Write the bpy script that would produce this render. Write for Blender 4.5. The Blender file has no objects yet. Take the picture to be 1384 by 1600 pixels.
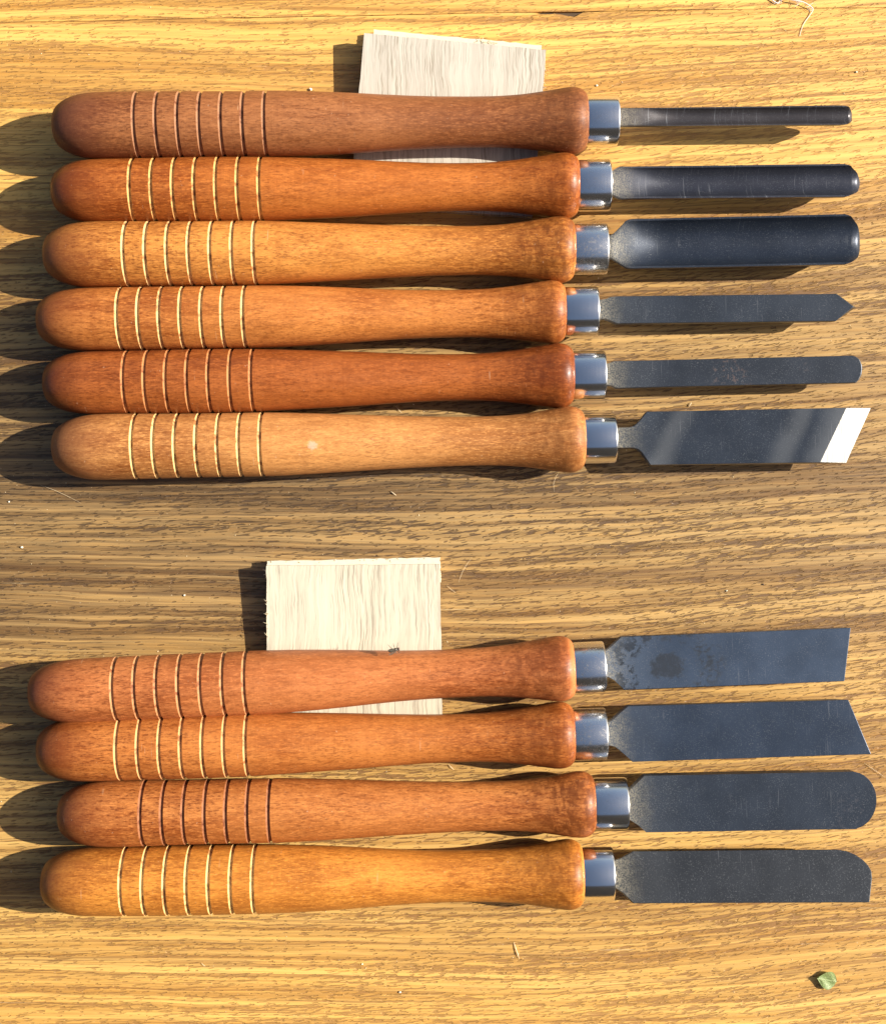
import bpy, bmesh, math, random
from mathutils import Vector, Matrix
R = math.radians
scene = bpy.context.scene
COL = scene.collection

# ------------------------------------------------------------------ camera, sky, sun
H = 0.667            # camera height above the table top (m)
S = 3300.0           # photo pixels per metre on the table top
cam_d = bpy.data.cameras.new('camera'); cam = bpy.data.objects.new('camera', cam_d); COL.objects.link(cam)
cam.location = (0, 0, H); cam.rotation_euler = (0, 0, 0)
cam_d.sensor_fit = 'HORIZONTAL'; cam_d.sensor_width = 36.0
cam_d.lens = 36.0 * H / (1384.0 / S); cam_d.clip_start = 0.01; cam_d.clip_end = 100
scene.camera = cam

SX, SY = -1.45, -0.20          # shadow displacement per unit height
sun_elev = math.atan2(1, math.hypot(SX, SY)); sun_az = math.atan2(-SX, -SY)
w = bpy.data.worlds.new('World'); scene.world = w; w.use_nodes = True
wn = w.node_tree.nodes; wl = w.node_tree.links
sky = wn.new('ShaderNodeTexSky'); sky.sky_type = 'NISHITA'; sky.sun_disc = False
sky.sun_elevation = sun_elev; sky.sun_rotation = sun_az; sky.altitude = 100; sky.air_density = 1.0; sky.dust_density = 3.5
bg = wn['Background']; bg.inputs['Strength'].default_value = 0.063
wl.new(sky.outputs[0], bg.inputs[0])
sd = bpy.data.lights.new('sun', 'SUN'); sd.energy = 4.8; sd.angle = R(0.53); sd.color = (1.0, 0.93, 0.82)
so = bpy.data.objects.new('sun', sd); COL.objects.link(so)
so.rotation_euler = Vector((SX, SY, -1)).to_track_quat('-Z', 'Y').to_euler(); so.location = (1, 0.2, 1)
scene.view_settings.view_transform = 'Standard'; scene.view_settings.look = 'None'
scene.view_settings.exposure = 0.86; scene.view_settings.gamma = 1

def P(px, py, z=0.0):
    k = (H - z) / H / S
    return Vector(((px - 692.0) * k, (800.0 - py) * k, z))

# ------------------------------------------------------------------ node helpers
class NT:
    def __init__(s, name):
        s.m = bpy.data.materials.new(name); s.m.use_nodes = True
        s.t = s.m.node_tree; s.n = s.t.nodes; s.l = s.t.links; s.b = s.n['Principled BSDF']
        s.tc = s.n.new('ShaderNodeTexCoord').outputs['Object']
    def put(s, sock, v):
        if isinstance(v, bpy.types.NodeSocket): s.l.new(v, sock)
        elif v is not None:
            if hasattr(sock.default_value, '__len__') and len(sock.default_value) == 4 and len(v) == 3: v = (*v, 1)
            sock.default_value = v
    def map(s, v, loc=(0,0,0), rot=(0,0,0), sc=(1,1,1)):
        n = s.n.new('ShaderNodeMapping'); s.put(n.inputs[0], v)
        n.inputs[1].default_value = loc; n.inputs[2].default_value = rot; n.inputs[3].default_value = sc
        return n.outputs[0]
    def noise(s, v, scale=1, detail=3, rough=.5, dist=0, out=0):
        n = s.n.new('ShaderNodeTexNoise'); s.put(n.inputs['Vector'], v)
        for k, x in (('Scale', scale), ('Detail', detail), ('Roughness', rough), ('Distortion', dist)): s.put(n.inputs[k], x)
        return n.outputs[out]
    def vor(s, v, scale=1, out='Distance', rnd=1.0, dim='3D'):
        n = s.n.new('ShaderNodeTexVoronoi'); n.voronoi_dimensions = dim; s.put(n.inputs['Vector'], v)
        n.inputs['Scale'].default_value = scale; n.inputs['Randomness'].default_value = rnd
        return n.outputs[out], n
    def math(s, op, a, b=None, c=None, clamp=False):
        n = s.n.new('ShaderNodeMath'); n.operation = op; n.use_clamp = clamp
        s.put(n.inputs[0], a); s.put(n.inputs[1], b); s.put(n.inputs[2], c)
        return n.outputs[0]
    def vmath(s, op, a, b=None):
        n = s.n.new('ShaderNodeVectorMath'); n.operation = op
        s.put(n.inputs[0], a); s.put(n.inputs[1], b)
        return n.outputs[0]
    def sep(s, v):
        n = s.n.new('ShaderNodeSeparateXYZ'); s.put(n.inputs[0], v); return n.outputs
    def comb(s, x, y, z=0.0):
        n = s.n.new('ShaderNodeCombineXYZ')
        for i, v in enumerate((x, y, z)): s.put(n.inputs[i], v)
        return n.outputs[0]
    def rng(s, v, a, b, c=0.0, d=1.0, smooth=True):
        n = s.n.new('ShaderNodeMapRange'); n.interpolation_type = 'SMOOTHSTEP' if smooth else 'LINEAR'
        for i, x in enumerate((v, a, b, c, d)): s.put(n.inputs[i], x)
        return n.outputs[0]
    def ramp(s, v, stops, interp='LINEAR'):
        n = s.n.new('ShaderNodeValToRGB'); n.color_ramp.interpolation = interp; s.put(n.inputs[0], v)
        e = n.color_ramp.elements
        while len(e) < len(stops): e.new(0.5)
        for el, (p, c) in zip(e, stops):
            el.position = p; el.color = (*c, 1) if len(c) == 3 else c
        return n.outputs[0]
    def mix(s, f, a, b, mode='MIX'):
        n = s.n.new('ShaderNodeMix'); n.data_type = 'RGBA'; n.blend_type = mode
        s.put(n.inputs[0], f); s.put(n.inputs[6], a); s.put(n.inputs[7], b)
        return n.outputs[2]
    def bump(s, h, strength=.3, dist=.001, normal=None):
        n = s.n.new('ShaderNodeBump'); s.put(n.inputs['Height'], h)
        n.inputs['Strength'].default_value = strength; n.inputs['Distance'].default_value = dist
        if normal is not None: s.l.new(normal, n.inputs['Normal'])
        return n.outputs[0]
    def fin(s, base, rough=.5, metal=0.0, normal=None, spec=.5, coat=None, coat_rough=.2):
        s.put(s.b.inputs['Base Color'], base); s.put(s.b.inputs['Roughness'], rough); s.put(s.b.inputs['Metallic'], metal)
        s.put(s.b.inputs['Specular IOR Level'], spec)
        if normal is not None: s.l.new(normal, s.b.inputs['Normal'])
        if coat is not None:
            s.put(s.b.inputs['Coat Weight'], coat); s.b.inputs['Coat Roughness'].default_value = coat_rough
        return s.m

# ------------------------------------------------------------------ materials
def mat_table(name, shift=0.0):
    t = NT(name)
    v = t.map(t.tc, loc=(shift, shift * .37, 0))
    x, y, z = t.sep(v)
    oy = t.sep(t.tc)[1]; ox = t.sep(t.tc)[0]
    # slow waviness of the grain lines
    wob = t.noise(t.map(v, sc=(3.2, 9, 1)), 1, 2, .5)
    wob2 = t.noise(t.map(v, sc=(16, 45, 1)), 1, 2, .5)
    yy = t.math('ADD', y, t.math('MULTIPLY', t.math('SUBTRACT', wob, .5), .015))
    yy = t.math('ADD', yy, t.math('MULTIPLY', t.math('SUBTRACT', wob2, .5), .0030))
    oxp = t.math('MAXIMUM', t.math('ADD', ox, .02), 0.0)
    yy = t.math('SUBTRACT', yy, t.math('MULTIPLY', t.math('MULTIPLY', oxp, oxp), .17))
    g = t.comb(x, yy, 0)
    # broad and fine growth bands
    band = t.noise(t.map(g, sc=(1.1, 42, 1)), 1, 2, .55)
    line = t.noise(t.map(g, sc=(4, 270, 1)), 1, 5, .68)
    fine = t.noise(t.map(g, sc=(34, 900, 1)), 1, 3, .6)
    thin = t.rng(t.noise(t.map(g, loc=(3, 7, 0), sc=(4, 460, 1)), 1, 4, .68), .53, .62)
    # heartwood zone, with some surface sheen painted in: the board is walnut brown along its middle and golden near both edges
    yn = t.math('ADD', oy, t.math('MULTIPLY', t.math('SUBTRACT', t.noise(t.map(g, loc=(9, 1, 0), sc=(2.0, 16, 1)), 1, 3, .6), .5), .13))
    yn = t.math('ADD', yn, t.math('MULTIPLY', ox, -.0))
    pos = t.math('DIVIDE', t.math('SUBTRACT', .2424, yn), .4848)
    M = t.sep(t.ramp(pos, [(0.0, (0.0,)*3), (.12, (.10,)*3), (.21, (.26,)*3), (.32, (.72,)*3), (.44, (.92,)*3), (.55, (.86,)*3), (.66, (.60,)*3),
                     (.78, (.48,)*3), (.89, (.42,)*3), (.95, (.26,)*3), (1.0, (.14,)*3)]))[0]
    right_sheen = t.rng(ox, -.1, .2, 0, .16)  # right side paler: sun sheen put into the colour
    M = t.math('SUBTRACT', M, t.math('MULTIPLY', right_sheen, M), clamp=True)
    tone = t.math('ADD', t.math('MULTIPLY', band, .34), t.math('ADD', t.math('MULTIPLY', line, .50), t.math('MULTIPLY', fine, .16)))
    tone = t.rng(tone, .39, .62)
    gold = t.mix(tone, (.45, .225, .050), (.84, .520, .140))
    waln = t.mix(tone, (.036, .025, .016), (.330, .218, .098))
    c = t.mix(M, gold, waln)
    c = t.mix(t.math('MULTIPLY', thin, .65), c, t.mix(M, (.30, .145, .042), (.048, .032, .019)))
    c = t.mix(t.math('MULTIPLY', t.rng(fine, .35, .7), .30), c, (.62, .41, .16), 'SOFT_LIGHT')
    # open pores: short slanting dashes, gathered along the bands
    wv = t.noise(t.map(v, sc=(90, 300, 1)), 1, 2, .6, out=1)
    vv = t.vmath('ADD', v, t.vmath('MULTIPLY', t.vmath('SUBTRACT', wv, (.5, .5, .5)), (.004, .0011, 0)))
    bend = t.math('MULTIPLY', t.math('SUBTRACT', wob, .5), .012)
    slope = t.math('MULTIPLY', t.math('MULTIPLY', t.math('MAXIMUM', t.math('ADD', ox, .08), 0.0), t.math('MAXIMUM', t.math('ADD', ox, .08), 0.0)), .22)           # grain climbs towards the right
    def lay(ang, lx, ly, sh):
        a_ = t.sep(t.map(vv, loc=(sh, sh * .7, 0), rot=(0, 0, R(-ang))))
        return t.map(t.comb(a_[0], t.math('SUBTRACT', t.math('ADD', a_[1], bend), slope), 0), sc=(1 / lx, 1 / ly, 1))
    cluster = t.math('ADD', t.math('MULTIPLY', line, .6), t.math('MULTIPLY', t.noise(t.map(g, loc=(5, 2, 0), sc=(9, 90, 1)), 1, 2, .6), .4))
    pc = t.mix(M, (.360, .170, .044), (.030, .021, .013))
    region = t.noise(t.map(v, loc=(2, 8, 0), sc=(3.5, 11, 1)), 1, 2)
    hs = []
    for ang, lx, ly, th, wd, amt, sh in ((6, .0090, .00108, .645, .07, .90, 1.1), (4, .0150, .00125, .655, .07, .85, 4.3), (8, .0044, .00085, .655, .05, .7, 7.9)):
        nn = t.noise(lay(ang, lx, ly, sh), 1, 1.2, .45)
        nn = t.math('ADD', nn, t.math('MULTIPLY', t.math('SUBTRACT', cluster, .5), -.75))
        nn = t.math('ADD', nn, t.rng(region, .35, .65, -.035, .015))
        mk = t.math('DIVIDE', t.math('SUBTRACT', nn, th - .045), wd, clamp=True)
        hs.append(mk); c = t.mix(t.math('MULTIPLY', mk, t.rng(M, 0, .5, amt * .62, amt)), c, pc)
    d, vn = t.vor(lay(8, .0100, .0019, 2.2), 1, dim='2D')
    pick = t.sep(vn.outputs['Color'])[0]
    rad = t.math('MULTIPLY', t.rng(t.math('SUBTRACT', t.math('MULTIPLY', pick, 1.0), cluster), -.2, .35), .17)
    mk = t.math('DIVIDE', t.math('SUBTRACT', t.math('ADD', rad, t.math('MULTIPLY', t.math('SUBTRACT', fine, .5), .12)), d), .06, clamp=True)
    hs.append(mk); c = t.mix(t.math('MULTIPLY', mk, t.rng(M, 0, .5, .45, .75)), c, pc)
    hgt = t.math('MAXIMUM', t.math('MAXIMUM', hs[0], hs[1]), t.math('MAXIMUM', hs[2], hs[3]))
    # pale dust and hair scratches
    dust = t.rng(t.noise(v, 900, 2, .5), .70, .76)
    c = t.mix(t.math('MULTIPLY', dust, .45), c, (.62, .48, .30))
    sv = t.map(v, rot=(0, 0, R(62)), sc=(14, 900, 1))
    scr = t.math('MULTIPLY', t.rng(t.noise(sv, 1, 1, .5), .735, .76), t.rng(t.noise(v, 12, 2), .5, .62))
    c = t.mix(t.math('MULTIPLY', scr, .5), c, (.60, .45, .25))
    hh = t.math('SUBTRACT', t.math('ADD', t.math('MULTIPLY', line, .12), t.math('MULTIPLY', fine, .35)), t.math('MULTIPLY', hgt, .8))
    nrm = t.bump(hh, .75, .0005)
    rough = t.rng(t.math('ADD', line, t.math('MULTIPLY', hgt, .3)), .3, .8, .40, .60)
    return t.fin(c, rough, 0, nrm, .55)

def mat_handle(name, light, dark, seed, rough=.42, mottle=.5, stain=.5, dent=None):
    light = (light[0] * .94, light[1] * .85, light[2] * .76); dark = (dark[0] * .72, dark[1] * .56, dark[2] * .46)
    t = NT(name)
    v = t.map(t.tc, loc=(seed * .731, seed * .317, seed * .119))
    big = t.noise(t.map(v, sc=(14, 45, 45)), 1, 4, .6, .6)
    ring = t.noise(t.map(v, sc=(160, 3, 3)), 1, 3, .6)
    grain = t.noise(t.map(v, sc=(70, 430, 430)), 1, 4, .68)
    fleck = t.noise(t.map(v, sc=(430, 1700, 1700)), 1, 2, .6)
    coarse = t.noise(t.map(v, sc=(150, 700, 700)), 1, 3, .65)
    f = t.math('ADD', t.math('MULTIPLY', big, .60), t.math('MULTIPLY', grain, .40))
    f = t.rng(f, .5 - .18, .5 + .16)
    c = t.mix(f, dark, light)
    patch = t.rng(t.noise(t.map(v, loc=(5, 5, 5), sc=(26, 60, 60)), 1, 3, .65), .42, .66)
    c = t.mix(t.math('MULTIPLY', patch, .38), c, tuple(a * .85 for a in dark))
    dk = (dark[0] * .45, dark[1] * .34, dark[2] * .30)
    c = t.mix(t.math('MULTIPLY', t.rng(t.math('ADD', fleck, t.math('MULTIPLY', t.math('SUBTRACT', coarse, .5), .6)), .55, .63), .70 * mottle + .30), c, dk)
    c = t.mix(t.math('MULTIPLY', t.rng(t.math('ADD', fleck, t.math('MULTIPLY', t.math('SUBTRACT', coarse, .5), .5)), .44, .34), .40), c, tuple(min(1, a * 1.5) for a in light))
    c = t.mix(t.math('MULTIPLY', t.rng(ring, .53, .72), .30), c, dark)
    # varnish gathered in the flare; the butt's shade and sky tint painted in
    ox = t.sep(t.tc)[0]
    body = t.math('MULTIPLY', t.rng(ox, .045, .10), t.rng(ox, .225, .17))
    body = t.math('MULTIPLY', body, t.rng(t.noise(t.map(v, sc=(22, 30, 30)), 1, 2), .3, .7, .3, 1))
    c = t.mix(t.math('MULTIPLY', body, .35), c, tuple(min(1, a * 1.22) for a in light))
    c = t.mix(t.math('MULTIPLY', t.rng(ox, .20, .25), .30), c, dark)
    flare = t.math('MULTIPLY', t.rng(ox, .205, .232), t.rng(t.noise(t.map(v, sc=(260, 130, 130)), 1, 4, .7), .40, .60))
    c = t.mix(t.math('MULTIPLY', t.rng(ox, .2475, .2500), .6), c, tuple(min(1, a * 1.15) for a in light))  # end rim lightened, sunlight on it painted in
    flare = t.math('MULTIPLY', flare, t.rng(ox, .2495, .2465))
    c = t.mix(t.math('MULTIPLY', flare, stain), c, tuple(a * .55 for a in dark))
    butt = t.rng(t.math('ADD', ox, t.math('MULTIPLY', t.math('SUBTRACT', big, .5), .02)), .036, .002)
    c = t.mix(t.math('MULTIPLY', butt, .85), c, (dark[0] * .80, dark[1] * .85, dark[2] * 1.4))
    blot = t.rng(t.noise(t.map(v, sc=(700, 500, 500)), 1, 2, .6), .72, .77)
    c = t.mix(t.math('MULTIPLY', blot, .35), c, (.75, .50, .32))
    nick = t.math('MULTIPLY', t.rng(t.noise(t.map(v, sc=(900, 60, 60)), 1, 1), .75, .78), t.rng(big, .5, .6))
    c = t.mix(t.math('MULTIPLY', nick, .4), c, (.62, .40, .24))
    if dent:
        dn = t.n.new('ShaderNodeVectorMath'); dn.operation = 'LENGTH'; t.put(dn.inputs[0], t.vmath('SUBTRACT', t.tc, dent))
        dm = t.rng(t.math('ADD', dn.outputs['Value'], t.math('MULTIPLY', t.math('SUBTRACT', t.noise(v, 900, 3, .7), .5), .004)), .0028, .0012)
        c = t.mix(t.math('MULTIPLY', dm, .42), c, (.66, .56, .46))
    h = t.math('ADD', t.math('MULTIPLY', fleck, .5), t.math('MULTIPLY', t.noise(t.map(v, sc=(2600, 20, 20)), 1, 2), .35))
    return t.fin(c, t.rng(grain, .3, .7, rough - .05, rough + .12), 0, t.bump(h, .40, .0003), .34)

def mat_groove(name, col, seed):
    col = tuple(a * .80 for a in col)
    t = NT(name)
    v = t.map(t.tc, loc=(seed, 0, 0))
    n = t.noise(t.map(v, sc=(300, 260, 260)), 1, 4, .7)
    c = t.mix(t.rng(n, .44, .68), col, (col[0] * .40, col[1] * .24, col[2] * .18))
    return t.fin(c, .6, 0, t.bump(n, .2, .0003), .3)

def mat_blade(name, tint=(.055, .062, .075), seed=0, rough=.36, blotch=0.0, rust=0.0, streak=False, scratch=.24):
    t = NT(name)
    tint = (tint[0] * .52, tint[1] * .56, tint[2] * .62)
    v = t.map(t.tc, loc=(seed, seed * .4, 0))
    ox = t.sep(t.tc)[0]
    sp = t.noise(v, 2100, 2, .7)
    cl = t.noise(v, 55, 4, .6)
    c = t.mix(t.rng(cl, .35, .65), tint, tuple(a * 1.2 for a in tint))
    dustm = t.math('MULTIPLY', t.rng(sp, .56, .70), t.rng(t.noise(v, 90, 3, .6), .36, .66, .4, 1))
    c = t.mix(t.math('MULTIPLY', dustm, .40), c, (.26, .27, .28))
    neck = t.math('MULTIPLY', t.rng(t.math('ADD', ox, t.math('MULTIPLY', t.noise(v, 260, 4, .7), .012)), .022, .006), t.rng(t.noise(v, 1500, 3, .7), .32, .66))
    c = t.mix(t.math('MULTIPLY', neck, .62), c, (.30, .27, .20))
    r = t.math('ADD', t.rng(cl, .3, .7, rough - .01, rough + .03), t.math('MULTIPLY', t.rng(ox, .034, .006), .30))
    if blotch:
        bv = t.vmath('SUBTRACT', t.tc, (.030, -.001, 0))
        d = t.n.new('ShaderNodeVectorMath'); d.operation = 'LENGTH'; t.put(d.inputs[0], t.map(bv, sc=(1, 1.35, 0)))
        dd = t.math('ADD', d.outputs['Value'], t.math('MULTIPLY', t.math('SUBTRACT', t.noise(v, 190, 5, .7), .5), .013))
        core = t.rng(dd, .0095, .0068); edge = t.math('MULTIPLY', t.rng(dd, .0130, .018), t.math('MULTIPLY', t.rng(dd, .030, .020), t.rng(t.noise(v, 240, 4, .7), .47, .56)))
        bl = t.math('MULTIPLY', t.math('MAXIMUM', core, edge), t.rng(t.noise(v, 600, 4, .75), .30, .52, .55, 1))
        c = t.mix(t.math('MULTIPLY', bl, .8 * blotch), c, (.016, .020, .028))
        r = t.math('ADD', r, t.math('MULTIPLY', bl, .22))
    if streak:  # slanting reflection bands painted lighter on the blade
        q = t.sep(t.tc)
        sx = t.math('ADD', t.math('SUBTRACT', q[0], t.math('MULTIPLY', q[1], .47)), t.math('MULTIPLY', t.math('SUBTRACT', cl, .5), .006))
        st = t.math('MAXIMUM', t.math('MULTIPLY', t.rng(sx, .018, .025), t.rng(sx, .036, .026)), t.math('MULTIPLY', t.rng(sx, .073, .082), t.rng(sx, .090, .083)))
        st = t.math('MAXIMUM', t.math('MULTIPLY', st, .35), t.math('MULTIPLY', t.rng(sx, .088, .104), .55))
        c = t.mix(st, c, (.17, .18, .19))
    if rust:
        rm = t.math('MULTIPLY', t.rng(t.noise(v, 420, 4, .7), .54, .62), t.rng(t.noise(v, 35, 2), .55, .66))
        c = t.mix(t.math('MULTIPLY', rm, rust), c, (.13, .085, .07))
        r = t.math('ADD', r, t.math('MULTIPLY', rm, .2))
    scr = t.noise(t.map(v, sc=(1900, 45, 45)), 1, 2, .6)
    smask = t.math('MULTIPLY', t.rng(scr, .60, .72), t.rng(t.noise(v, 70, 2), .62 - scratch * .4, .72 - scratch * .3))
    c = t.mix(t.math('MULTIPLY', smask, scratch), c, (.30, .31, .33))
    nrm = t.bump(t.math('ADD', sp, t.math('MULTIPLY', scr, .3)), .10, .0002)
    return t.fin(c, r, .45, nrm, .42)

def mat_ground_steel():
    t = NT('ground_steel')
    s_ = t.noise(t.map(t.tc, rot=(0, 0, R(24)), sc=(1800, 50, 50)), 1, 3, .6)
    c = t.mix(s_, (.11, .105, .095), (.36, .35, .33))
    return t.fin(c, t.rng(s_, .3, .7, .30, .46), 1.0, t.bump(s_, .12, .0002))
def mat_chrome(name, dirt, seed):
    t = NT(name)
    v = t.map(t.tc, loc=(seed, seed * .3, 0))
    sp = t.noise(v, 650, 4, .75)
    c = t.mix(t.math('MULTIPLY', t.rng(sp, .50, .68), dirt), (.97, .96, .94), (.42, .34, .28))
    r = t.math('ADD', .16 + dirt * .14, t.math('MULTIPLY', t.rng(sp, .5, .7), dirt * .4))
    n = t.bump(t.noise(t.map(v, sc=(900, 60, 60)), 1, 2), .10, .0002)
    return t.fin(c, r, 1.0, n)

def mat_laminate(name, cream, grey, seed):
    t = NT(name)
    v = t.map(t.tc, loc=(seed, seed * .6, 0))
    wv = t.noise(v, 45, 3, .6)
    x, y, z = t.sep(v)
    xx = t.math('ADD', x, t.math('MULTIPLY', wv, .0045))
    g = t.comb(xx, y, 0)
    l1 = t.noise(t.map(g, sc=(2100, 42, 1)), 1, 3, .65)
    l2 = t.noise(t.map(g, sc=(330, 12, 1)), 1, 3, .6)
    l3 = t.noise(t.map(g, loc=(4, 0, 0), sc=(1150, 30, 1)), 1, 3, .7, .4)
    zone = t.rng(t.noise(t.map(g, sc=(70, 6, 1)), 1, 2), .38, .62)
    c = t.mix(t.rng(l2, .35, .65), cream, tuple(a * .86 for a in cream))
    c = t.mix(t.math('MULTIPLY', t.rng(l3, .50, .60), t.math('MULTIPLY', zone, grey)), c, (.30, .255, .19))
    c = t.mix(t.math('MULTIPLY', t.rng(l1, .56, .66), grey * .9), c, (.27, .235, .18))
    return t.fin(c, .55, 0, t.bump(l1, .25, .0004), .4)

def mat_plain(name, col, rough=.6, var=.25, scale=300, spec=.4):
    t = NT(name)
    n = t.noise(t.tc, scale, 3, .6)
    c = t.mix(n, tuple(a * (1 - var) for a in col), tuple(min(1, a * (1 + var)) for a in col))
    return t.fin(c, rough, 0, t.bump(n, .2, .0002), spec)

# ------------------------------------------------------------------ mesh helpers
def obj(name, bm, mats, parent=None, loc=None, smooth=True, sharp=35):
    me = bpy.data.meshes.new(name); bmesh.ops.recalc_face_normals(bm, faces=bm.faces[:]); bm.to_mesh(me); bm.free()
    for m in (mats if isinstance(mats, (list, tuple)) else [mats]): me.materials.append(m)
    if smooth:
        for p in me.polygons: p.use_smooth = True
        me.set_sharp_from_angle(angle=R(sharp))
    o = bpy.data.objects.new(name, me); COL.objects.link(o)
    if parent: o.parent = parent
    if loc is not None: o.location = loc
    return o
def tag(o, label=None, cat=None, group=None, kind=None):
    for k, v in (('label', label), ('category', cat), ('group', group), ('kind', kind)):
        if v: o[k] = v
    return o
def thing(name, label, cat, loc=(0, 0, 0), rot=(0, 0, 0), group=None):
    o = bpy.data.objects.new(name, None); COL.objects.link(o); o.empty_display_size = .02
    o.location = loc; o.rotation_euler = rot
    return tag(o, label, cat, group)
def lathe(bm, prof, seg=96, cap0=False, cap1=False):
    rings = []
    for x, r in prof:
        rings.append([bm.verts.new((x, r * math.cos(a), r * math.sin(a))) for a in (2 * math.pi * i / seg for i in range(seg))])
    for a, b in zip(rings, rings[1:]):
        for i in range(seg): bm.faces.new((a[i], a[(i + 1) % seg], b[(i + 1) % seg], b[i]))
    if cap0: bm.faces.new(rings[0])
    if cap1: bm.faces.new(rings[-1])
def tube(bm, pts, rad, seg=6):
    rings = []
    for i, p in enumerate(pts):
        d = (pts[min(i + 1, len(pts) - 1)] - pts[max(i - 1, 0)]).normalized()
        u = d.cross(Vector((0, 0, 1))); u = u.normalized() if u.length > 1e-6 else Vector((1, 0, 0)); q = d.cross(u)
        r = rad[i] if isinstance(rad, (list, tuple)) else rad
        rings.append([bm.verts.new(p + (u * math.cos(a) + q * math.sin(a)) * r) for a in (2 * math.pi * k / seg for k in range(seg))])
    for a, b in zip(rings, rings[1:]):
        for i in range(seg): bm.faces.new((a[i], a[(i + 1) % seg], b[(i + 1) % seg], b[i]))
    bm.faces.new(rings[0]); bm.faces.new(rings[-1])
def catmull(pts, n=6):
    out = []
    for i in range(len(pts) - 1):
        p0 = pts[max(i - 1, 0)]; p1 = pts[i]; p2 = pts[i + 1]; p3 = pts[min(i + 2, len(pts) - 1)]
        for k in range(n):
            t = k / n
            out.append(tuple(.5 * (2 * b + (c - a) * t + (2 * a - 5 * b + 4 * c - d) * t * t + (3 * b - 3 * c + d - a) * t ** 3) for a, b, c, d in zip(p0, p1, p2, p3)))
    out.append(tuple(pts[-1])); return out

# ------------------------------------------------------------------ table top: two boards with an open joint
def plank(name, outline, m, parent, th=.022):
    bm = bmesh.new()
    tv = [bm.verts.new((x, y, 0)) for x, y in outline]; bv = [bm.verts.new((x, y, -th)) for x, y in outline]
    bm.faces.new(tv); bm.faces.new(bv[::-1]); n = len(tv)
    for i in range(n): bm.faces.new((tv[i], bv[i], bv[(i + 1) % n], tv[(i + 1) % n]))
    edges = [e for e in bm.edges if e.verts[0].co.z == 0 and e.verts[1].co.z == 0]
    bmesh.ops.bevel(bm, geom=edges, offset=.00022, segments=2, affect='EDGES')
    return obj(name, bm, m, parent, smooth=False)
table = thing('tabletop', None, None); table['kind'] = 'structure'
rnd = random.Random(4)
joint = [(-700, 42), (0, 34), (140, 32), (300, 28.5), (450, 26), (600, 23), (760, 19.5), (830, 18.5), (905, 17.5), (1050, 15), (1230, 12.5), (1384, 11), (2100, 4)]
def jl(off, chips):
    out = []
    for i in range(len(joint) - 1):
        (x0, y0), (x1, y1) = joint[i], joint[i + 1]
        n = max(1, int((x1 - x0) / 25)) if -50 < x0 < 1400 else 1
        for k in range(n):
            t = k / n; out.append((x0 + (x1 - x0) * t, y0 + (y1 - y0) * t + off + rnd.uniform(-.25, .25)))
    out.append((joint[-1][0], joint[-1][1] + off))
    if chips:
        out = [p for p in out if not 832 < p[0] < 912]
        out += [(836, 19.6), (846, 21.5), (858, 22.5), (866, 20.5), (878, 22), (889, 25.5), (898, 26.5), (904, 22), (910, 19)]
        out.sort()
    return [tuple(P(*p)[:2]) for p in out]
lo = jl(.55, True); up = jl(-.35, False)
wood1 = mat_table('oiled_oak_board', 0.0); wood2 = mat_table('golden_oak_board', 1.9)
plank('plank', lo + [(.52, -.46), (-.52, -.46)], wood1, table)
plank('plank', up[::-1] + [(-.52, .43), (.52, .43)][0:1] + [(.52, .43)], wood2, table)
bm = bmesh.new(); a = P(-700, 46); b = P(2100, 8)
vs = [bm.verts.new((a.x, a.y + d, -.0014)) for d in (-.003, .009)] ; vs2 = [bm.verts.new((b.x, b.y + d, -.0014)) for d in (-.003, .009)]
vb = [bm.verts.new((v_.co.x, v_.co.y, -.018)) for v_ in vs + vs2]
bm.faces.new((vs[0], vs2[0], vs2[1], vs[1])); bm.faces.new((vb[0], vb[1], vb[3], vb[2]))
bm.faces.new((vs[0], vb[0], vb[2], vs2[0])); bm.faces.new((vs[1], vs2[1], vb[3], vb[1])); bm.faces.new((vs[0], vs[1], vb[1], vb[0])); bm.faces.new((vs2[0], vb[2], vb[3], vs2[1]))
obj('joint_tongue', bm, mat_plain('dark_joint_wood', (.09, .055, .028), .8), table, smooth=False)

# dark panel added out of view to put a dark band in the ferrule reflections
bm = bmesh.new(); bmesh.ops.create_cube(bm, size=1)
for v_ in bm.verts: v_.co = Vector((v_.co.x * 4, v_.co.y * .12 - 1.05, v_.co.z * 1.9 + .15))
tag(obj('added_dark_panel', bm, mat_plain('dark_panel_matte', (.055, .050, .045), .9, .3, 12), smooth=False), kind='structure')

# ------------------------------------------------------------------ laminate offcuts under the handles
def slab(name, pts, ztop, th, m, parent=None, rag=0.0, seed=1, origin=None):
    """pts: 4 photo corners (tl, tr, br, bl); ztop: height of each top corner; th: thickness"""
    r_ = random.Random(seed); loop = []
    for i in range(4):
        p, q = pts[i], pts[(i + 1) % 4]; zp, zq = ztop[i], ztop[(i + 1) % 4]; n = 26
        for k in range(n):
            t = k / n; j = rag if 0 < k else 0
            z = zp + (zq - zp) * t
            nx, ny = (q[1] - p[1]), -(q[0] - p[0]); L = math.hypot(nx, ny); d = r_.uniform(-j, j)
            loop.append(P(p[0] + (q[0] - p[0]) * t + nx / L * d, p[1] + (q[1] - p[1]) * t + ny / L * d, z))
    bm = bmesh.new(); org = sum(loop, Vector()) / len(loop)
    if origin is not None: org = origin
    tv = [bm.verts.new(p - org) for p in loop]; bv = [bm.verts.new(p - org - Vector((0, 0, th))) for p in loop]; n = len(tv)
    bm.faces.new(tv); bm.faces.new(bv[::-1])
    for i in range(n): bm.faces.new((tv[i], bv[i], bv[(i + 1) % n], tv[(i + 1) % n]))
    return obj(name, bm, m, parent, org, smooth=False)
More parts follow.
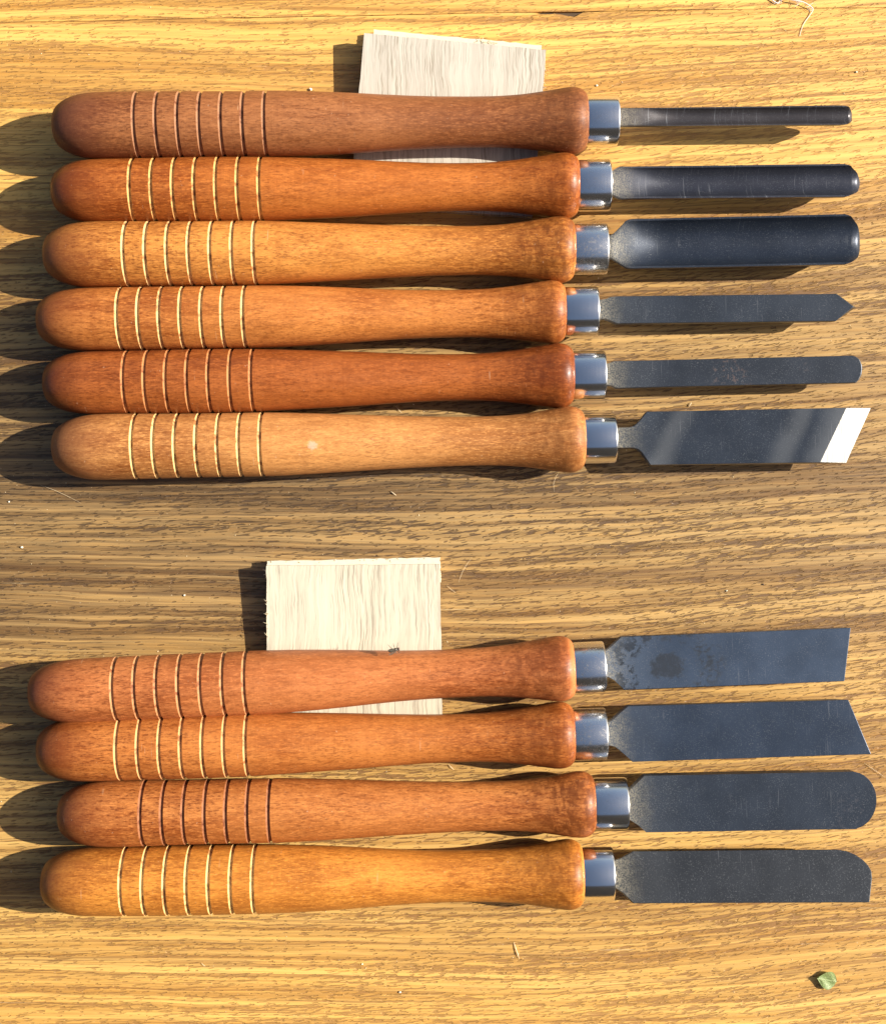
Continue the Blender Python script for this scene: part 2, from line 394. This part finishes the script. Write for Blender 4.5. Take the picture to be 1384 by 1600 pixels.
lamA = mat_laminate('whitewashed_grain', (.60, .545, .455), .85, 3.1)
lamB = mat_laminate('cream_grain', (.66, .60, .46), .80, 8.4)
pale = mat_plain('pale_board_core', (.66, .59, .45), .7, .15, 500)
T = .0045
def wood_piece(name, label, group, mats, *a, **k):
    o = slab(name, *a, mats, **k); return tag(o, label, 'wood offcut', group)
o = wood_piece('wood_offcut', 'whitewashed grey-grained square offcut with upper edge raised, under the two topmost handles', 'laminate offcuts', lamA,
     [(569, 51), (853, 77), (832, 338), (546, 320)], (.0106, .0106, .0050, .0050), T, rag=.7, seed=3)
o = wood_piece('wood_strip', 'narrow pale strip propping up the grey-grained offcut near the top', 'pale strips', pale,
     [(584, 45), (846, 70), (843, 100), (581, 76)], (.0056,) * 4, .0054, rag=.8, seed=7)
o = wood_piece('wood_offcut', 'cream square offcut with a lengthwise line, under the uppermost handle of the lower group', 'laminate offcuts', lamB,
     [(416, 884), (687, 882), (692, 1160), (417, 1160)], (.0100, .0100, .0049, .0049), T, rag=.6, seed=13)
o = wood_piece('wood_strip', 'narrow cream strip propping up the cream offcut of the lower group', 'pale strips', pale,
     [(417, 877), (687, 871), (689, 910), (419, 910)], (.0056,) * 4, .0054, rag=.7, seed=17)

# ------------------------------------------------------------------ the turning tools
PROF = [(0, 0), (.2, 14), (1.6, 22), (5, 28.5), (10, 33.5), (18, 39), (28, 43.6), (40, 47.2), (54, 49.6), (70, 50.8), (100, 51.2), (200, 51), (300, 50.6),
        (340, 50.2), (380, 49), (430, 47), (477, 44.7), (520, 42.4), (560, 40.4), (600, 38.9), (640, 38.2), (680, 38.3), (710, 39.6), (738, 42.2),
        (765, 46), (790, 50), (803, 51.8), (811, 52), (818, 50.8), (824, 48), (829, 43.5), (831.5, 38), (832, 30)]
def prof_r(x):
    for (a, ra), (b, rb) in zip(PFINE, PFINE[1:]):
        if a <= x <= b: return ra + (rb - ra) * (x - a) / max(b - a, 1e-9)
    return PFINE[-1][1]
PFINE = [PROF[0], PROF[1]] + catmull(PROF[1:-1], 5)[1:] + [PROF[-1]]
KP = 1 / S * (H - .016) / H            # metres per photo pixel at the height of the tool axes

def groove_positions(g): return g
def make_tool(n, label, butt, end, zb, ze, rs, grooves, ferr, blade_fn, colr, roll=0, gcol=(.75, .44, .15), chrome_dirt=.1, **mk):
    """butt/end: photo px of axis ends of the handle, zb/ze their heights"""
    A = P(*butt, zb); B = P(*end, ze); d = B - A; Lm = d.length
    yaw = math.atan2(d.y, d.x); pitch = -math.asin(d.z / Lm)
    t = thing('turning_tool', label, 'woodturning tool', A, (0, pitch, yaw), 'woodturning tools laid out in two rows')
    t.rotation_mode = 'XYZ'
    k = Lm / 832.0; kr = KP * rs
    gx = [(g - butt[0]) * KP / k for g in grooves]; hw = 3.3
    hm = mat_handle('handle_varnish', *colr, seed=n * 1.37, **mk)
    gm = mat_groove('groove_bare_wood', gcol, n * 2.1)
    vary = lambda x: 1 + .010 * math.sin(x / 97 + n * 2.3) + .007 * math.sin(x / 41 + n * 4.1) + .0012 * math.sin(x / 7 + n)
    # handle body with slots where the grooves are cut
    bm = bmesh.new(); segs = []; cur = []
    for x, r in PFINE:
        inside = any(g - hw < x < g + hw for g in gx)
        for g in gx:
            if cur and cur[-1][0] < g - hw <= x: cur.append((g - hw, prof_r(g - hw))); segs.append(cur); cur = [(g + hw, prof_r(g + hw))]
        if not inside and not (cur and abs(cur[-1][0] - x) < .3): cur.append((x, r))
    segs.append(cur)
    for i, sgm in enumerate(segs):
        pts = [(x * k, max(r, .01) * kr * vary(x)) for x, r in sorted(set(sgm))]
        if i: pts[0:0] = []
        lathe(bm, pts, 112, cap1=(i == len(segs) - 1))
    h = obj('handle', bm, hm, t)
    for g in gx:
        bm = bmesh.new(); r0 = prof_r(g)
        pr = [(g - hw, r0), (g - hw * .72, r0 - 1.5), (g - hw * .2, r0 - 3.3), (g + hw * .25, r0 - 3.5), (g + hw * .7, r0 - 2.0), (g + hw, r0)]
        lathe(bm, [(x * k, (r + (prof_r(x) - r0 if abs(abs(x - g) - hw) < .01 else 0)) * kr * vary(x)) for x, r in pr], 112)
        obj('groove', bm, gm, h)
    # ferrule
    fx0, fx1, fr = ferr; a = 832.0 * k - .0006; Lf = (fx1 - fx0) * KP + .0006; r = fr * KP
    bm = bmesh.new()
    lathe(bm, [(a, r * .93), (a + .0003, r * .985), (a + .0009, r), (a + Lf - .0009, r), (a + Lf - .0005, r * .992), (a + Lf - .0001, r * .970), (a + Lf, r * .93),
               (a + Lf - .0002, r * .86), (a + Lf - .0008, r * .82), (a + Lf - .0012, r * .5), (a + Lf - .0012, .001)], 96)
    f = obj('ferrule', bm, mat_chrome('ferrule_chrome', chrome_dirt, n * 1.9), t)
    # blade: outline given in photo px, turned into the tool's own frame
    fc = Vector((0, 0)); org = A.xy
    def loc(px, py):
        z = zb + (ze - zb) * ((px - butt[0]) / (end[0] - butt[0]))
        q = P(px, py, z).xy - org; c, s = math.cos(-yaw), math.sin(-yaw)
        return Vector((q.x * c - q.y * s - (a + Lf - .0012), q.x * s + q.y * c))
    bl = blade_fn(loc, n)
    bl.parent = t; bl.location = (a + Lf - .0012, 0, 0); bl.rotation_euler = (R(roll), 0, 0)
    return t

def add_bevel(o, w_=.00025):
    m = o.modifiers.new('edge_wear', 'BEVEL'); m.width = w_; m.segments = 2; m.limit_method = 'ANGLE'; m.angle_limit = R(28)

def flat_blade(top, bot_pts=None, th=.0045, mid=None, mat=None, bevel_mat=None, holes=None):
    """top: outline (px) anticlockwise from upper tang; bot_pts: same count for the underside"""
    def fn(loc, n):
        L0 = [loc(*p) for p in top]; L2 = [loc(*p) for p in (bot_pts or top)]; L1 = [loc(*p) for p in mid] if mid else None
        bm = bmesh.new(); lev = [(L0, th / 2)] + ([(L1, 0.0)] if L1 else []) + [(L2, -th / 2)]
        rings = [[bm.verts.new((p.x, p.y, z)) for p in L] for L, z in lev]
        bm.faces.new(rings[0]); bm.faces.new(rings[-1][::-1])
        for a_, b_ in zip(rings, rings[1:]):
            for i in range(len(a_)):
                j = (i + 1) % len(a_)
                f = bm.faces.new((a_[i], b_[i], b_[j], a_[j]))
                if bevel_mat and i in bevel_mat: f.material_index = 1
        bmesh.ops.remove_doubles(bm, verts=bm.verts[:], dist=1e-6)
        o = obj('blade', bm, [mat, STEEL], smooth=False); add_bevel(o); return o
    return fn

def gouge_blade(w0, stations, zrim, d, depth, tip_x, rim=.0, mat=None, flat=.0):
    """stations: (px x, upper y, lower y, flute 0..1, tip taper 0..1)"""
    def fn(loc, n):
        NU = 41; bm = bmesh.new(); top = []; bot = []
        st = catmull(stations, 4)
        for (px, yu, yl, fl, tp) in st:
            a_ = loc(px, yu); b_ = loc(px, yl); mid_ = (a_ + b_) / 2; hw_ = max((a_.y - b_.y) / 2, 1e-5)
            rt = []; rb = []
            for i in range(NU):
                u = -math.cos(math.pi * i / (NU - 1)); y = u * hw_; yr = y / w0
                inner = max(0.0, 1 - (yr / (1 - rim)) ** 2) ** .6 * d * fl
                crown = (1 - fl) * .0012 * math.sqrt(max(0, 1 - u * u))
                zt = zrim - inner + crown - rim * 0
                e = math.sqrt(max(0, 1 - u * u)) ** (.75)
                drop = max(0, tp - 1) * .0016; tp_ = min(tp, 1); zt -= drop
                zb_ = zrim - drop - depth * e * min(1, hw_ / w0 * 1.25)
                zb_ = min(zb_, zt - .0009 * e - .00002)
                zb_ = zb_ * (1 - tp_) + (zt - .0006 * e) * tp_
                rt.append(bm.verts.new((mid_.x, mid_.y + y, zt)))
                rb.append(rt[-1] if i in (0, NU - 1) else bm.verts.new((mid_.x, mid_.y + y, zb_)))
            top.append(rt); bot.append(rb)
        for rows in (top, bot):
            for a_, b_ in zip(rows, rows[1:]):
                for i in range(NU - 1):
                    q = [a_[i], a_[i + 1], b_[i + 1], b_[i]]
                    bm.faces.new(q)
        for t_, b_ in ((top[0], bot[0]), (top[-1], bot[-1])):
            for i in range(NU - 1):
                q = []
                for v_ in (t_[i], t_[i + 1], b_[i + 1], b_[i]):
                    if v_ not in q: q.append(v_)
                if len(q) > 2: bm.faces.new(q)
        return obj('blade', bm, mat, sharp=40)
    return fn
def arc(cx, cy, rx, ry, a0, a1, n=14):
    return [(cx + rx * math.cos(R(a0 + (a1 - a0) * i / n)), cy + ry * math.sin(R(a0 + (a1 - a0) * i / n))) for i in range(n + 1)]
STEEL = mat_ground_steel()

mk_blade = lambda n, **k: mat_blade('blued_steel', seed=n * 3.3, **k)
G = lambda a, b: [a + (b - a) * i / 6 for i in range(7)]

# 1: thin round-bar gouge
def stations(seq): return seq
make_tool(1, 'matte brown turning tool with the thinnest round-bar gouge, topmost of all', (84.5, 197), (917, 188.5), .0188, .0175, 1.0, G(217.5, 415.5), (917, 964.5, 38.6),
    gouge_blade(.00425, [(955, 171, 199, .0, 0), (985, 170.6, 199, .1, 0), (1010, 170.3, 198.8, .35, 0), (1050, 170, 198.6, .85, 0), (1150, 168.6, 198, 1, 0), (1295, 166.6, 197, 1, 0), (1312, 166.8, 196.8, 1, .3), (1320, 167.5, 196, 1, .7), (1326, 170, 193, 1, 1), (1330.5, 173.5, 189, 1, 1.5), (1333, 177, 185, 1, 2.1)],
        .0026, .0030, .0066, 1331, rim=.14, mat=mk_blade(1, tint=(.095, .080, .078), rough=.30, scratch=.6)),
    ((.37, .155, .058), (.24, .090, .032)), gcol=(.42, .20, .10), chrome_dirt=.10, rough=.5, mottle=.35)
# 2: medium gouge
make_tool(2, 'orange-brown turning tool with a medium rounded gouge, second from the top', (83, 299), (904, 289.8), .0156, .0154, .975, G(212, 410), (904, 952.6, 39.6),
    gouge_blade(.0073, [(944, 270, 306, 0, 0), (955, 269, 306, .1, 0), (967, 263, 312.5, .2, 0), (985, 262.5, 312.3, .4, 0), (1020, 262, 312, .8, 0), (1060, 261.6, 311.7, 1, 0), (1150, 260.5, 311, 1, 0), (1300, 258.6, 309.6, 1, 0), (1317, 258.8, 309.2, 1, .3), (1325, 261, 307, 1, .6), (1332, 264.5, 303.5, 1, 1), (1339.5, 269, 299, 1, 1.3), (1344, 275, 292, 1, 1.8), (1346.5, 281, 286, 1, 2.2)],
        .0034, .0050, .0092, 1343, rim=.10, mat=mk_blade(2, tint=(.065, .066, .082), rough=.33, scratch=.5)),
    ((.52, .185, .040), (.31, .085, .016)), gcol=(.80, .46, .16), chrome_dirt=.15, mottle=.25, rough=.36)
# 3: wide roughing gouge
make_tool(3, 'light orange turning tool with the broad roughing gouge, third from the top', (70.5, 398.5), (897.5, 389.5), .0150, .0152, .985, G(203, 402), (898, 948.3, 39.3),
    gouge_blade(.01135, [(940, 371, 405, 0, 0), (952, 370, 406, .0, 0), (960, 364, 410, .1, 0), (970, 354, 416, .25, 0), (981, 345.5, 421.3, .4, 0), (1010, 344.3, 420.8, .8, 0), (1050, 343.3, 420.3, 1, 0), (1150, 341, 418.5, 1, 0), (1300, 337.5, 415.3, 1, 0), (1316, 337.3, 414.8, 1, .3), (1326, 340.5, 411.5, 1, .6), (1334, 345.5, 406.5, 1, 1), (1341.5, 352, 400, 1, 1.3), (1346, 362, 390, 1, 1.8), (1348, 372, 380, 1, 2.2)],
        .0042, .0072, .0125, 1344, rim=.09, mat=mk_blade(3, tint=(.040, .050, .070), rough=.33)),
    ((.66, .300, .070), (.40, .145, .030)), gcol=(.92, .60, .26), chrome_dirt=.5, mottle=.5, stain=.75)
# 4: diamond point scraper
b4 = [(930, 470), (945, 468), (952, 465), (961, 463.8), (1305, 460), (1337.5, 480), (1303.5, 502.5), (962, 506.4), (953, 502), (944, 499), (930, 499)]
b4t = [p if i != 5 else (1331, 480.2) for i, p in enumerate(b4)]
b4b = [p if i not in (4, 5, 6) else [(1300, 460), (1326, 480.3), (1299, 502.5)][i - 4] for i, p in enumerate(b4)]
make_tool(4, 'orange turning tool with a narrow pointed spear blade, fourth from the top', (60, 500), (883.5, 487.2), .0150, .0152, .965, G(193, 386), (884, 933.7, 38.8),
    flat_blade(b4t, b4b, mid=b4, bevel_mat=(4, 5), th=.0050, mat=mk_blade(4, tint=(.052, .062, .078), rough=.37)),
    ((.58, .235, .060), (.36, .115, .024)), gcol=(.88, .56, .24), chrome_dirt=.05, mottle=.35)
# 5: narrow round nosed scraper
b5 = [(938, 571), (948, 569), (958, 565), (1328, 556.3)] + [(1337, 557.5), (1343, 562), (1346.5, 570), (1347.3, 577), (1346, 586), (1342, 594), (1335, 598.6)] + [(962, 607), (955, 603), (945, 601.5), (938, 601)]
b5t = [(p[0] - (3.5 if 3 < i < 10 else 0), p[1]) for i, p in enumerate(b5)]
b5b = [(p[0] - (9 if 2 < i < 11 else 0), p[1]) for i, p in enumerate(b5)]
make_tool(5, 'dark red-brown turning tool with a narrow square blade and rounded nose, fifth from the top', (70, 599), (895.8, 586.8), .0150, .0152, .965, G(202, 398), (896, 944.7, 38.4),
    flat_blade(b5t, b5b, mid=b5, bevel_mat=tuple(range(4, 10)), th=.0055, mat=mk_blade(5, tint=(.048, .056, .070), rough=.38, rust=.5)),
    ((.40, .130, .032), (.24, .066, .016)), gcol=(.58, .25, .09), chrome_dirt=.04, mottle=.25, rough=.36)
# 6: skew chisel with the bright ground bevel
tangU = [(955, 669), (982, 668), (990, 665.5), (997, 659), (1004, 650), (1009, 643.7)]; tangL = [(1014.5, 726.8), (1008, 717), (1001, 707), (995, 702), (988, 700), (955, 699.7)]
b6t = tangU + [(1319.5, 637.6), (1278.5, 723)] + tangL
b6m = tangU + [(1361, 637), (1322, 724)] + tangL
make_tool(6, 'pale tan turning tool with a wide slanted blade and bright tip, lowest of upper row', (84, 699.5), (913, 686.3), .0150, .0152, .995, G(216, 412), (913, 961, 38.2),
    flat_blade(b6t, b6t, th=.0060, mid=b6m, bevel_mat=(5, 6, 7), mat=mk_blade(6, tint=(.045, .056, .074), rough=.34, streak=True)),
    ((.64, .325, .110), (.42, .180, .050)), gcol=(.95, .62, .26), chrome_dirt=.03, mottle=.3, rough=.5, dent=((493 - 84) * KP, -.0016, .0144))
# 7: square scraper with an oily patch
b7 = [(936, 1018), (945, 1016.5), (952, 1011), (969, 994.8), (1326.6, 980.4), (1316.8, 1063.7), (974, 1077.2), (958, 1062), (950, 1057.5), (936, 1056)]
b7b = [p if i not in (4, 5) else [(1317, 980.8), (1308, 1064)][i - 4] for i, p in enumerate(b7)]
make_tool(7, 'reddish turning tool with a square-ended blade stained by a dark oval, uppermost of lower row', (47.5, 1083), (897, 1043.6), .0160, .0170, .99, G(186, 388), (897, 943.8, 39.5),
    flat_blade(b7, b7b, th=.0050, mat=mk_blade(7, tint=(.085, .115, .165), rough=.36, blotch=1)),
    ((.54, .205, .070), (.34, .105, .030)), gcol=(.62, .30, .13), chrome_dirt=.35, mottle=.35)
# 8: skew, bevel underneath
b8 = [(938, 1130), (947, 1128.5), (956, 1124), (966, 1114), (979.7, 1102.5), (1323, 1092.4), (1358.5, 1177.4), (987, 1189.5), (972, 1176), (960, 1166), (950, 1163.5), (938, 1163)]
b8b = [p if i not in (5, 6) else [(1304, 1093), (1342, 1178)][i - 5] for i, p in enumerate(b8)]
make_tool(8, 'orange-brown turning tool with a wide blade cut slanting outward, second of the lower row', (60.5, 1172.5), (897, 1148), .0150, .0153, .985, G(192, 390), (897, 946.5, 40.4),
    flat_blade(b8, b8b, th=.0050, mat=mk_blade(8, tint=(.055, .075, .110), rough=.36)),
    ((.53, .205, .052), (.34, .100, .020)), gcol=(.80, .44, .18), chrome_dirt=.4, mottle=.45)
# 9: wide round nosed scraper
b9 = [(972, 1236), (981, 1234.7), (990, 1226), (1005, 1211), (1328, 1204.3)] + arc(1328, 1249.0, 38.5, 44.7, -82, 78, 16) + [(1335, 1293.8), (1008, 1299), (996, 1288), (982, 1279), (972, 1278)]
b9b = [(p[0] - (9 if 4 < i < 22 else 0), p[1]) for i, p in enumerate(b9)]
make_tool(9, 'red-brown speckled turning tool with a wide half-round scraper nose, third of the lower row', (93, 1273), (929, 1256.6), .0151, .0155, .99, G(229, 425), (929, 979, 40.4),
    flat_blade(b9, b9b, th=.0055, mat=mk_blade(9, tint=(.046, .058, .078), rough=.40, rust=.1)),
    ((.57, .235, .066), (.36, .115, .026)), gcol=(.40, .16, .07), chrome_dirt=.1, mottle=.6, stain=.8)
# 10: side-cutting scraper, rolled a little
b10 = [(948, 1348), (958, 1346), (970, 1342), (988.8, 1331.5), (1306, 1328.6)] + [(1322, 1331), (1336, 1337), (1347, 1345), (1354, 1353), (1358, 1361), (1358.5, 1372)] + [(1351.8, 1408.5), (987, 1410), (972, 1395), (960, 1386.5), (948, 1385)]
b10b = [(p[0] - (7 if 4 < i < 12 else 0), p[1]) for i, p in enumerate(b10)]
make_tool(10, 'bright orange turning tool with a scraper blade rounded at one corner, lowest of all', (67, 1379), (910.8, 1366.2), .0155, .0160, 1.045, G(199, 401), (911, 957.5, 42),
    flat_blade(b10, b10b, th=.0062, mat=mk_blade(10, tint=(.044, .048, .055), rough=.42)),
    ((.68, .300, .055), (.42, .150, .026)), roll=-14, gcol=(.95, .62, .25), chrome_dirt=.05, mottle=.3, rough=.38)

# ------------------------------------------------------------------ leaf
def make_leaf():
    t = thing('leaf', 'small pale green cupped leaf lying near the bottom right corner', 'leaf', P(1290, 1530), (0, 0, R(-12)))
    m = NT('leaf_green')
    v = m.tc; ve = m.rng(m.math('ABSOLUTE', m.sep(v)[1]), .00008, .00035)
    sv = m.noise(m.map(v, rot=(0, 0, .8), sc=(900, 260, 1)), 1, 2)
    c = m.mix(m.noise(v, 500, 3), (.24, .33, .11), (.42, .52, .23)); c = m.mix(ve, (.42, .50, .25), c); c = m.mix(m.rng(sv, .5, .65, 0, .3), c, (.30, .40, .15))
    m.fin(c, .5, 0, m.bump(sv, .2, .0002)); m.put(m.b.inputs['Subsurface Weight'], .15); m.b.inputs['Subsurface Radius'].default_value = (.001, .002, .001)
    bm = bmesh.new(); NX, NY = 18, 13; g = []
    Ls, W = .0100, .0043
    for i in range(NX):
        u = i / (NX - 1); hw_ = W * (math.sin(math.pi * min(u, .999) ** 1.3) ** .6) * min(1, u / .35) ** .35 + .00003; row = []
        for j in range(NY):
            s_ = j / (NY - 1) * 2 - 1; y = s_ * hw_
            z = (.0007 + .0020 * (1 - u) ** 1.2) + 60 * y * y * (1.0 if s_ > 0 else .65) * (.5 + .5 * (1 - u)) + .0002 * math.sin(9 * u + 4 * s_)
            row.append(bm.verts.new((u * Ls - Ls / 2, y, z)))
        g.append(row)
    for a_, b_ in zip(g, g[1:]):
        for j in range(NY - 1): bm.faces.new((a_[j], b_[j], b_[j + 1], a_[j + 1]))
    bmesh.ops.solidify(bm, geom=bm.faces[:], thickness=.00018)
    lb = obj('leaf_blade', bm, m.m, t)
    bm = bmesh.new(); tube(bm, [Vector((u * Ls - Ls / 2, 0, .0007 + .0022 * (1 - u) ** 1.2 + .0001)) for u in [k / 10 for k in range(11)]], [.00016 * (1 - k / 13) for k in range(11)], 6)
    obj('midrib', bm, mat_plain('leaf_rib', (.40, .48, .24), .5, .1), t)
make_leaf()

# ------------------------------------------------------------------ fly
def make_fly():
    A = P(617, 1013.5, .0262)
    t = thing('fly', 'small dark fly perched on the upper side of the reddish handle beside the cream offcut', 'fly', A, (R(24), 0, R(14))); t.scale = (1.35, 1.35, 1.35)
    dk = mat_plain('fly_black', (.07, .055, .04), .45, .4, 3000, .6)
    wm = NT('fly_wing'); wm.fin((.16, .14, .11), .25, 0); wm.put(wm.b.inputs['Alpha'], .55)
    def ell(name, c, s_, m, par, rx=0):
        bm = bmesh.new(); bmesh.ops.create_uvsphere(bm, u_segments=14, v_segments=10, radius=1)
        for v_ in bm.verts: v_.co = Vector((v_.co.x * s_[0], v_.co.y * s_[1], v_.co.z * s_[2])) + Vector(c)
        return obj(name, bm, m, par)
    ell('thorax', (0, 0, .0009), (.00085, .00062, .0006), dk, t); ell('abdomen', (-.0014, 0, .0008), (.0010, .00065, .00055), dk, t)
    hd = ell('head', (.00115, 0, .0009), (.00042, .00055, .00045), dk, t)
    for s_ in (-1, 1): ell('eye', (.0012, s_ * .00036, .001), (.0003, .00025, .0003), mat_plain('fly_eye', (.10, .02, .012), .3), hd)
    for s_ in (-1, 1):
        bm = bmesh.new(); pts = [(0, .0001), (-.0006, .0008), (-.0016, .0012), (-.0026, .0011), (-.0027, .0006), (-.0015, .0001)]
        vs_ = [bm.verts.new((x + .0002, s_ * y, .0014 + .00006 * i)) for i, (x, y) in enumerate(pts)]; bm.faces.new(vs_)
        bmesh.ops.solidify(bm, geom=bm.faces[:], thickness=.00003); obj('wing', bm, wm.m, t)
        for q, (x0, x1) in enumerate(((.0006, .0014), (0, -.0001), (-.0004, -.0017))):
            bm = bmesh.new(); tube(bm, [Vector((x0, s_ * .0004, .0008)), Vector(((x0 + x1) / 2, s_ * .0011, .0013)), Vector((x1, s_ * .0017, .0003)), Vector((x1 * 1.1, s_ * .0020, -.0001))], [.00011, .00009, .00007, .00005], 5)
            obj('leg', bm, dk, t)
make_fly()

# ------------------------------------------------------------------ thread, slivers, crumbs
def make_thread():
    m = mat_plain('white_fibre', (.80, .74, .70), .8, .1, 2000)
    t = thing('frayed_thread', 'frayed white thread curling in from the top edge at right', 'thread', P(1240, 20))
    org = t.location.copy(); r_ = random.Random(3)
    main = [(1188, -14, .0012), (1200, -6, .001), (1214, 4, .0008), (1222, -3, .0014), (1236, -1, .002), (1250, 1, .0022), (1258, 4, .002), (1266, 9, .0016), (1270, 14, .001), (1265, 23, .0006), (1257, 34, .0005), (1252, 45, .0004), (1249, 56, .0003)]
    pts = [Vector(p) for p in catmull([tuple(P(*p)) for p in main], 6)]
    bm = bmesh.new(); n = len(pts)
    tube(bm, [p - org for p in pts], [.00030 * (1 - .75 * (i / n) ** 2) for i in range(n)], 6)
    obj('strand', bm, m, t)
    for q in range(16):
        i = r_.randrange(3, int(n * .72)); p = pts[i] - org; a_ = r_.uniform(0, 6.28); L_ = r_.uniform(.001, .0034)
        bm = bmesh.new(); e = Vector((math.cos(a_), math.sin(a_), .1)) * L_; b_ = Vector((-math.sin(a_), math.cos(a_), 0)) * L_ * .4
        tube(bm, [p, p + e * .5 + b_, p + e], [.00013, .0001, .00006], 4); obj('loose_fibre', bm, m, t)
make_thread()

sliv = mat_plain('pale_sliver_wood', (.80, .66, .44), .7, .15)
def sliver(px, py, L, ang, label, wd=.00035, z=0.0004, curl=.0, m=None):
    wd *= .65
    bm = bmesh.new(); a_ = R(ang); e = Vector((math.cos(a_), math.sin(a_), 0)) * L / S / 2; nrm = Vector((-e.y, e.x, 0))
    tube(bm, [-e, -e * .3 + nrm * curl + Vector((0, 0, .0003)), e * .4 + nrm * curl * .8 + Vector((0, 0, .0004)), e], [wd * .3, wd, wd * .8, wd * .2], 5)
    o_ = obj('wood_sliver', bm, m or sliv, None, P(px, py, z)); return tag(o_, label, 'wood sliver', 'wood slivers scattered on the tabletop')
sliver(615, 771, 11, -38, 'short pale sliver lying below the middle of the upper row')
sliver(807, 1486, 28, -72, 'long pale sliver standing out on the golden wood below the lowest handle')
sliver(705, 1199, 12, -45, 'thin sliver in the gap beneath the second handle of the lower row', .00025)
sliver(623, 640, 14, -48, 'thin sliver in the gap above the pale tan handle', .00022)
sliver(1078, 632, 8, 60, 'tiny sliver just above the wide skew blade')
sliver(1368, 1205, 44, -35, 'fine light hair-like sliver by the right edge beside the half-round nose', .00012)
sliver(727, 890, 46, 62, 'fine hair-like fibre just right of the cream offcut', .00010, curl=.1)
sliver(705, 921, 20, -40, 'short hair-like fibre crossing others right of the cream offcut', .00010)
sliver(870, 752, 34, 75, 'curved hair-like fibre below the last upper ferrule', .0001, curl=.25)
sliver(95, 772, 70, -24, 'long hair-like fibre under the butt of the lowest upper handle', .0001, curl=.05)
sliver(318, 1508, 8, -40, 'very small sliver on the lower left golden wood', .00018)
for px, py, s_, lab in ((34, 855, 1.3, 'pale crumb near the left edge between the two rows'), (288, 930, 1.1, 'white crumb to the left of the cream offcut'), (485, 139, 1.6, 'pale green seed-like crumb above the topmost handle'),
                        (1135, 923, .9, 'tiny pale crumb above the square scraper blade'), (1192, 913, .9, 'tiny dark crumb above the square scraper blade'), (625, 1551, 1.1, 'white crumb near the bottom edge'),
                        (1338, 112, 1.0, 'tiny crumb on the gold wood near the top right'), (932, 133, 1.1, 'pale crumb beside the topmost flared handle end'), (566, 1507, .8, 'tiny white crumb on the golden wood below the lowest handle'),
                        (14, 784, .9, 'small white crumb by the left edge below the upper row')):
    bm = bmesh.new(); bmesh.ops.create_icosphere(bm, subdivisions=2, radius=s_ / S * 1.35); r_ = random.Random(int(px))
    for v_ in bm.verts: v_.co *= r_.uniform(.75, 1.2); v_.co.x *= 1.25
    dark_ = 'dark' in lab
    o_ = obj('crumb', bm, mat_plain('crumb_dark' if dark_ else 'crumb_pale', (.06, .04, .03) if dark_ else (.82, .78, .62), .7), None, P(px, py, s_ / S)); tag(o_, lab, 'crumb', 'crumbs scattered on the tabletop')

# torn fibres along the sawn edges of the offcuts, and fine sawdust: uncountable
bm = bmesh.new(); r_ = random.Random(9)
def fibres(p, q, n, z, out=1.0, L=(3, 8)):
    for i in range(n):
        t_ = r_.random(); c_ = P(p[0] + (q[0] - p[0]) * t_, p[1] + (q[1] - p[1]) * t_, z); a_ = r_.uniform(0, 6.28); l_ = r_.uniform(*L) / S
        e = Vector((math.cos(a_), math.sin(a_), r_.uniform(-.3, .4))) * l_
        tube(bm, [c_, c_ + e * .5 + Vector((0, 0, .0004)), c_ + e], [.00014, .00011, .00004], 4)
fibres((417, 890), (417, 1010), 30, .0088); fibres((420, 879), (686, 873), 16, .0056, L=(2, 5))
fibres((748, 62), (776, 68), 16, .0062, L=(4, 9)); fibres((852, 90), (848, 140), 12, .0090, L=(3, 6)); fibres((572, 52), (850, 77), 12, .0100, L=(2, 4))
tag(obj('torn_fibres', bm, sliv), 'torn pale fibres along the sawn edges of the offcuts', 'fibres', kind='stuff')
bm = bmesh.new()
for i in range(260):
    px, py = r_.uniform(0, 1384), r_.uniform(0, 1600); s_ = r_.uniform(.00010, .00026); c_ = P(px, py, s_ * .5)
    a_ = r_.uniform(0, 3.14); u = Vector((math.cos(a_), math.sin(a_), 0)) * s_ * r_.uniform(1, 2.4); v_ = Vector((-math.sin(a_), math.cos(a_), 0)) * s_
    q = [bm.verts.new(c_ + x) for x in (-u, v_, u, -v_)]; tp_ = bm.verts.new(c_ + Vector((0, 0, s_)))
    for k in range(4): bm.faces.new((q[k], q[(k + 1) % 4], tp_))
tag(obj('sawdust', bm, mat_plain('sawdust_pale', (.78, .62, .38), .8), smooth=False), 'fine pale sawdust specks sprinkled over the tabletop', 'sawdust', kind='stuff')
